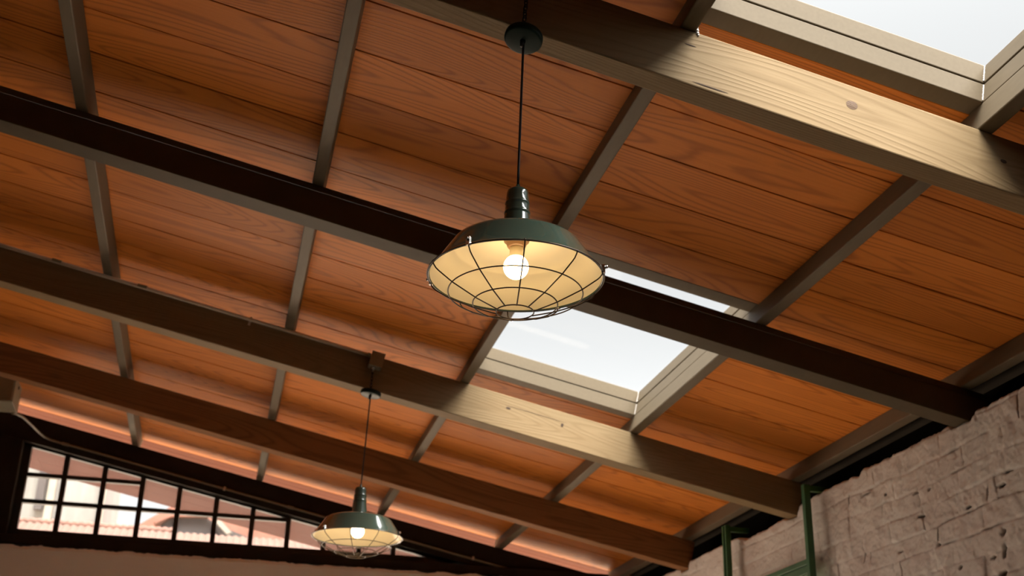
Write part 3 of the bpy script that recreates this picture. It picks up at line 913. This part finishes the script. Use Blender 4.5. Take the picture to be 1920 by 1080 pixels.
# ---------------------------------------------------------------- green steel frame standing against the brick wall
def green_frame():
    root = empty('steel_frame', (2.70, 5.86, 0))
    off = Vector((-2.70, -5.86, 0))
    def part(b, name, mat, bevel=0.002, parent=root):
        for v in b.bm.verts: v.co += off
        return b.build(name, mat, parent, bevel=bevel)
    px = 2.70; w = 0.016
    z1 = 1.520 + EYE
    y1 = 5.318
    part(MB().box(px - w, px + w, y1 - w, y1 + w, 0.0, z1), 'post', M['green2'])
    y2 = 6.300
    b = MB()
    b.prism([(px - 0.016, y2 - 0.027), (px + 0.014, y2 - 0.027), (px + 0.014, y2 + 0.027), (px - 0.016, y2 + 0.027), (px - 0.016, y2 + 0.010), (px + 0.002, y2 + 0.010), (px + 0.002, y2 - 0.010), (px - 0.016, y2 - 0.010)], 'z', 0.0, 1.527 + EYE)
    part(b, 'post', M['green2'])
    for yy, zz in ((y1, 1.510), (y2, 1.517)):
        part(MB().box(px + w + 0.0005, px + w + 0.115, yy - 0.014, yy + 0.014, zz - 0.022 + EYE, zz + 0.004 + EYE), 'wall_bracket', M['green2'])
    zr = 1.166 + EYE
    b = MB(); b.box(px - 0.014, px + 0.014, y1 + w + 0.0005, y2 - 0.0275, zr - 0.026, zr)
    part(b, 'rail', M['green2'])
    b = MB(); b.box(px - 0.004, px + 0.012, y1 + w + 0.0005, y2 - 0.0275, zr - 0.062, zr - 0.027)
    part(b, 'glazing_bead', M['green2'])
    b = MB(); b.box(px - 0.014, px + 0.014, y1 + w + 0.0005, y2 - 0.0275, 0.10, 0.13)
    part(b, 'rail', M['green2'])
    part(MB().box(px + 0.001, px + 0.006, y1 + w + 0.001, y2 - 0.028, 0.131, zr - 0.063), 'glass_panel', M['greenglass'], 0)
    tag(root, 'green steel post frame standing against the white brick wall at lower right', 'frame')
green_frame()

# ---------------------------------------------------------------- outside, through the far window
def tiled_roof():
    """neighbour's clay tile roof facing us, scalloped along its top"""
    root = empty('tiled_roof', (0, 21.0, 0))
    bm = bmesh.new(); x0, x1 = -6.5, 6.0; nx = 900; ny = 12
    rows = []
    for i in range(nx + 1):
        x = x0 + (x1 - x0) * i / nx
        s = abs(sin(pi * x / 0.118))
        col = []
        for k in range(ny + 1):
            t = k / ny
            col.append(bm.verts.new((x, 1.6 * t - 0.6, EYE + 3.70 + 0.745 * t + 0.030 * s + 0.016 * ((t * 6) % 1.0))))
        col.append(bm.verts.new((x, 1.1, EYE + 3.6)))
        rows.append(col)
    for A, B in zip(rows, rows[1:]):
        for k in range(len(A) - 1):
            f = bm.faces.new((A[k], B[k], B[k + 1], A[k + 1])); f.smooth = True
    b = MB(); b.bm.free(); b.bm = bm
    b.build('clay_tiles', M['rooftile'], root)
    b = MB(); b.box(-6.5, 6.0, -0.4, 1.3, 0, EYE + 3.62)
    b.build('house_wall', M['greyhouse'], root)
    n = 160
    b = MB(); pts = [(-6.5 + 5.6 * k / n, 1.02, EYE + 4.475 + 0.014 * sin(k * 1.9)) for k in range(n + 1)]
    b.tube(pts, lambda t: 0.058, 8)
    b.build('ridge_cap', M['ridge'], root)
    tag(root, 'sunlit clay tile roof with scalloped top edge, seen low through the window panes', 'roof')
tiled_roof()
def pale_block():
    root = empty('pale_building', (-6.0, 30.0, 0))
    off = Vector((6.0, -30.0, 0))
    def part(b, name, mat):
        for v in b.bm.verts: v.co += off
        return b.build(name, mat, root)
    part(MB().box(-14.0, -2.86, 30.0, 34.0, 0, 13.0), 'wall', M['palehouse'])
    part(MB().box(-4.16, -4.00, 29.85, 29.98, 0, 13.0), 'downpipe', M['palebarge'])
    part(MB().box(-4.40, -4.22, 29.80, 29.98, EYE + 6.35, 13.0), 'vent_duct', M['greyhouse'])
    part(MB().box(-6.0, -4.7, 29.9, 29.98, EYE + 6.98, EYE + 7.06), 'ledge', M['palebarge'])
    part(MB().box(-2.98, -2.86, 29.9, 29.98, 0, 13.0), 'corner_strip', M['palebarge'])
    tag(root, 'tall pale weathered building seen through the left window panes', 'building')
pale_block()
def gables():
    root = empty('red_roof_house', (1.5, 28.0, 0))
    b = MB(); b.prism([(-2.6 - 1.5, EYE + 5.25), (-1.87 - 1.5, EYE + 5.80), (-1.29 - 1.5, EYE + 6.22), (0.5 - 1.5, EYE + 7.5), (3 - 1.5, EYE + 8.2), (7, EYE + 8.2), (7, EYE + 4.4), (-4.1, EYE + 4.4)], 'y', 0.0, 4.0)
    b.build('roof_slope', M['redroof'], root)
    b = MB(); b.box(-4.0, 7.0, 0.1, 3.9, 0, EYE + 4.38)
    b.build('wall', M['palehouse'], root)
    tag(root, 'red tiled house roof rising right of the bright sky gap in the window', 'house')
    root = empty('gable_house', (0.0, 24.0, 0))
    b = MB(); b.prism([(-1.22, 0), (0.42, 0), (0.42, EYE + 4.87), (-0.05, EYE + 5.02), (-0.30, EYE + 5.13), (-0.37, EYE + 5.17), (-1.03, EYE + 5.12), (-1.22, EYE + 4.97)], 'y', 0, 2.0)
    b.build('gable_wall', M['greyhouse'], root)
    b = MB(); b.prism([(-1.30, EYE + 4.98), (-1.04, EYE + 5.13), (-0.36, EYE + 5.18), (-0.36, EYE + 5.21), (-1.05, EYE + 5.17), (-1.34, EYE + 5.00)], 'y', -0.15, 2.0)
    b.build('roof_edge', M['redroof'], root)
    b = MB(); b.prism([(-0.37, EYE + 5.22), (-0.24, EYE + 5.22), (0.11, EYE + 4.90), (0.02, EYE + 4.86)], 'y', -0.18, -0.06)
    b.build('bargeboard', M['palebarge'], root)
    tag(root, 'dark grey gabled house with pale bargeboard, seen through the middle window panes', 'house')
gables()
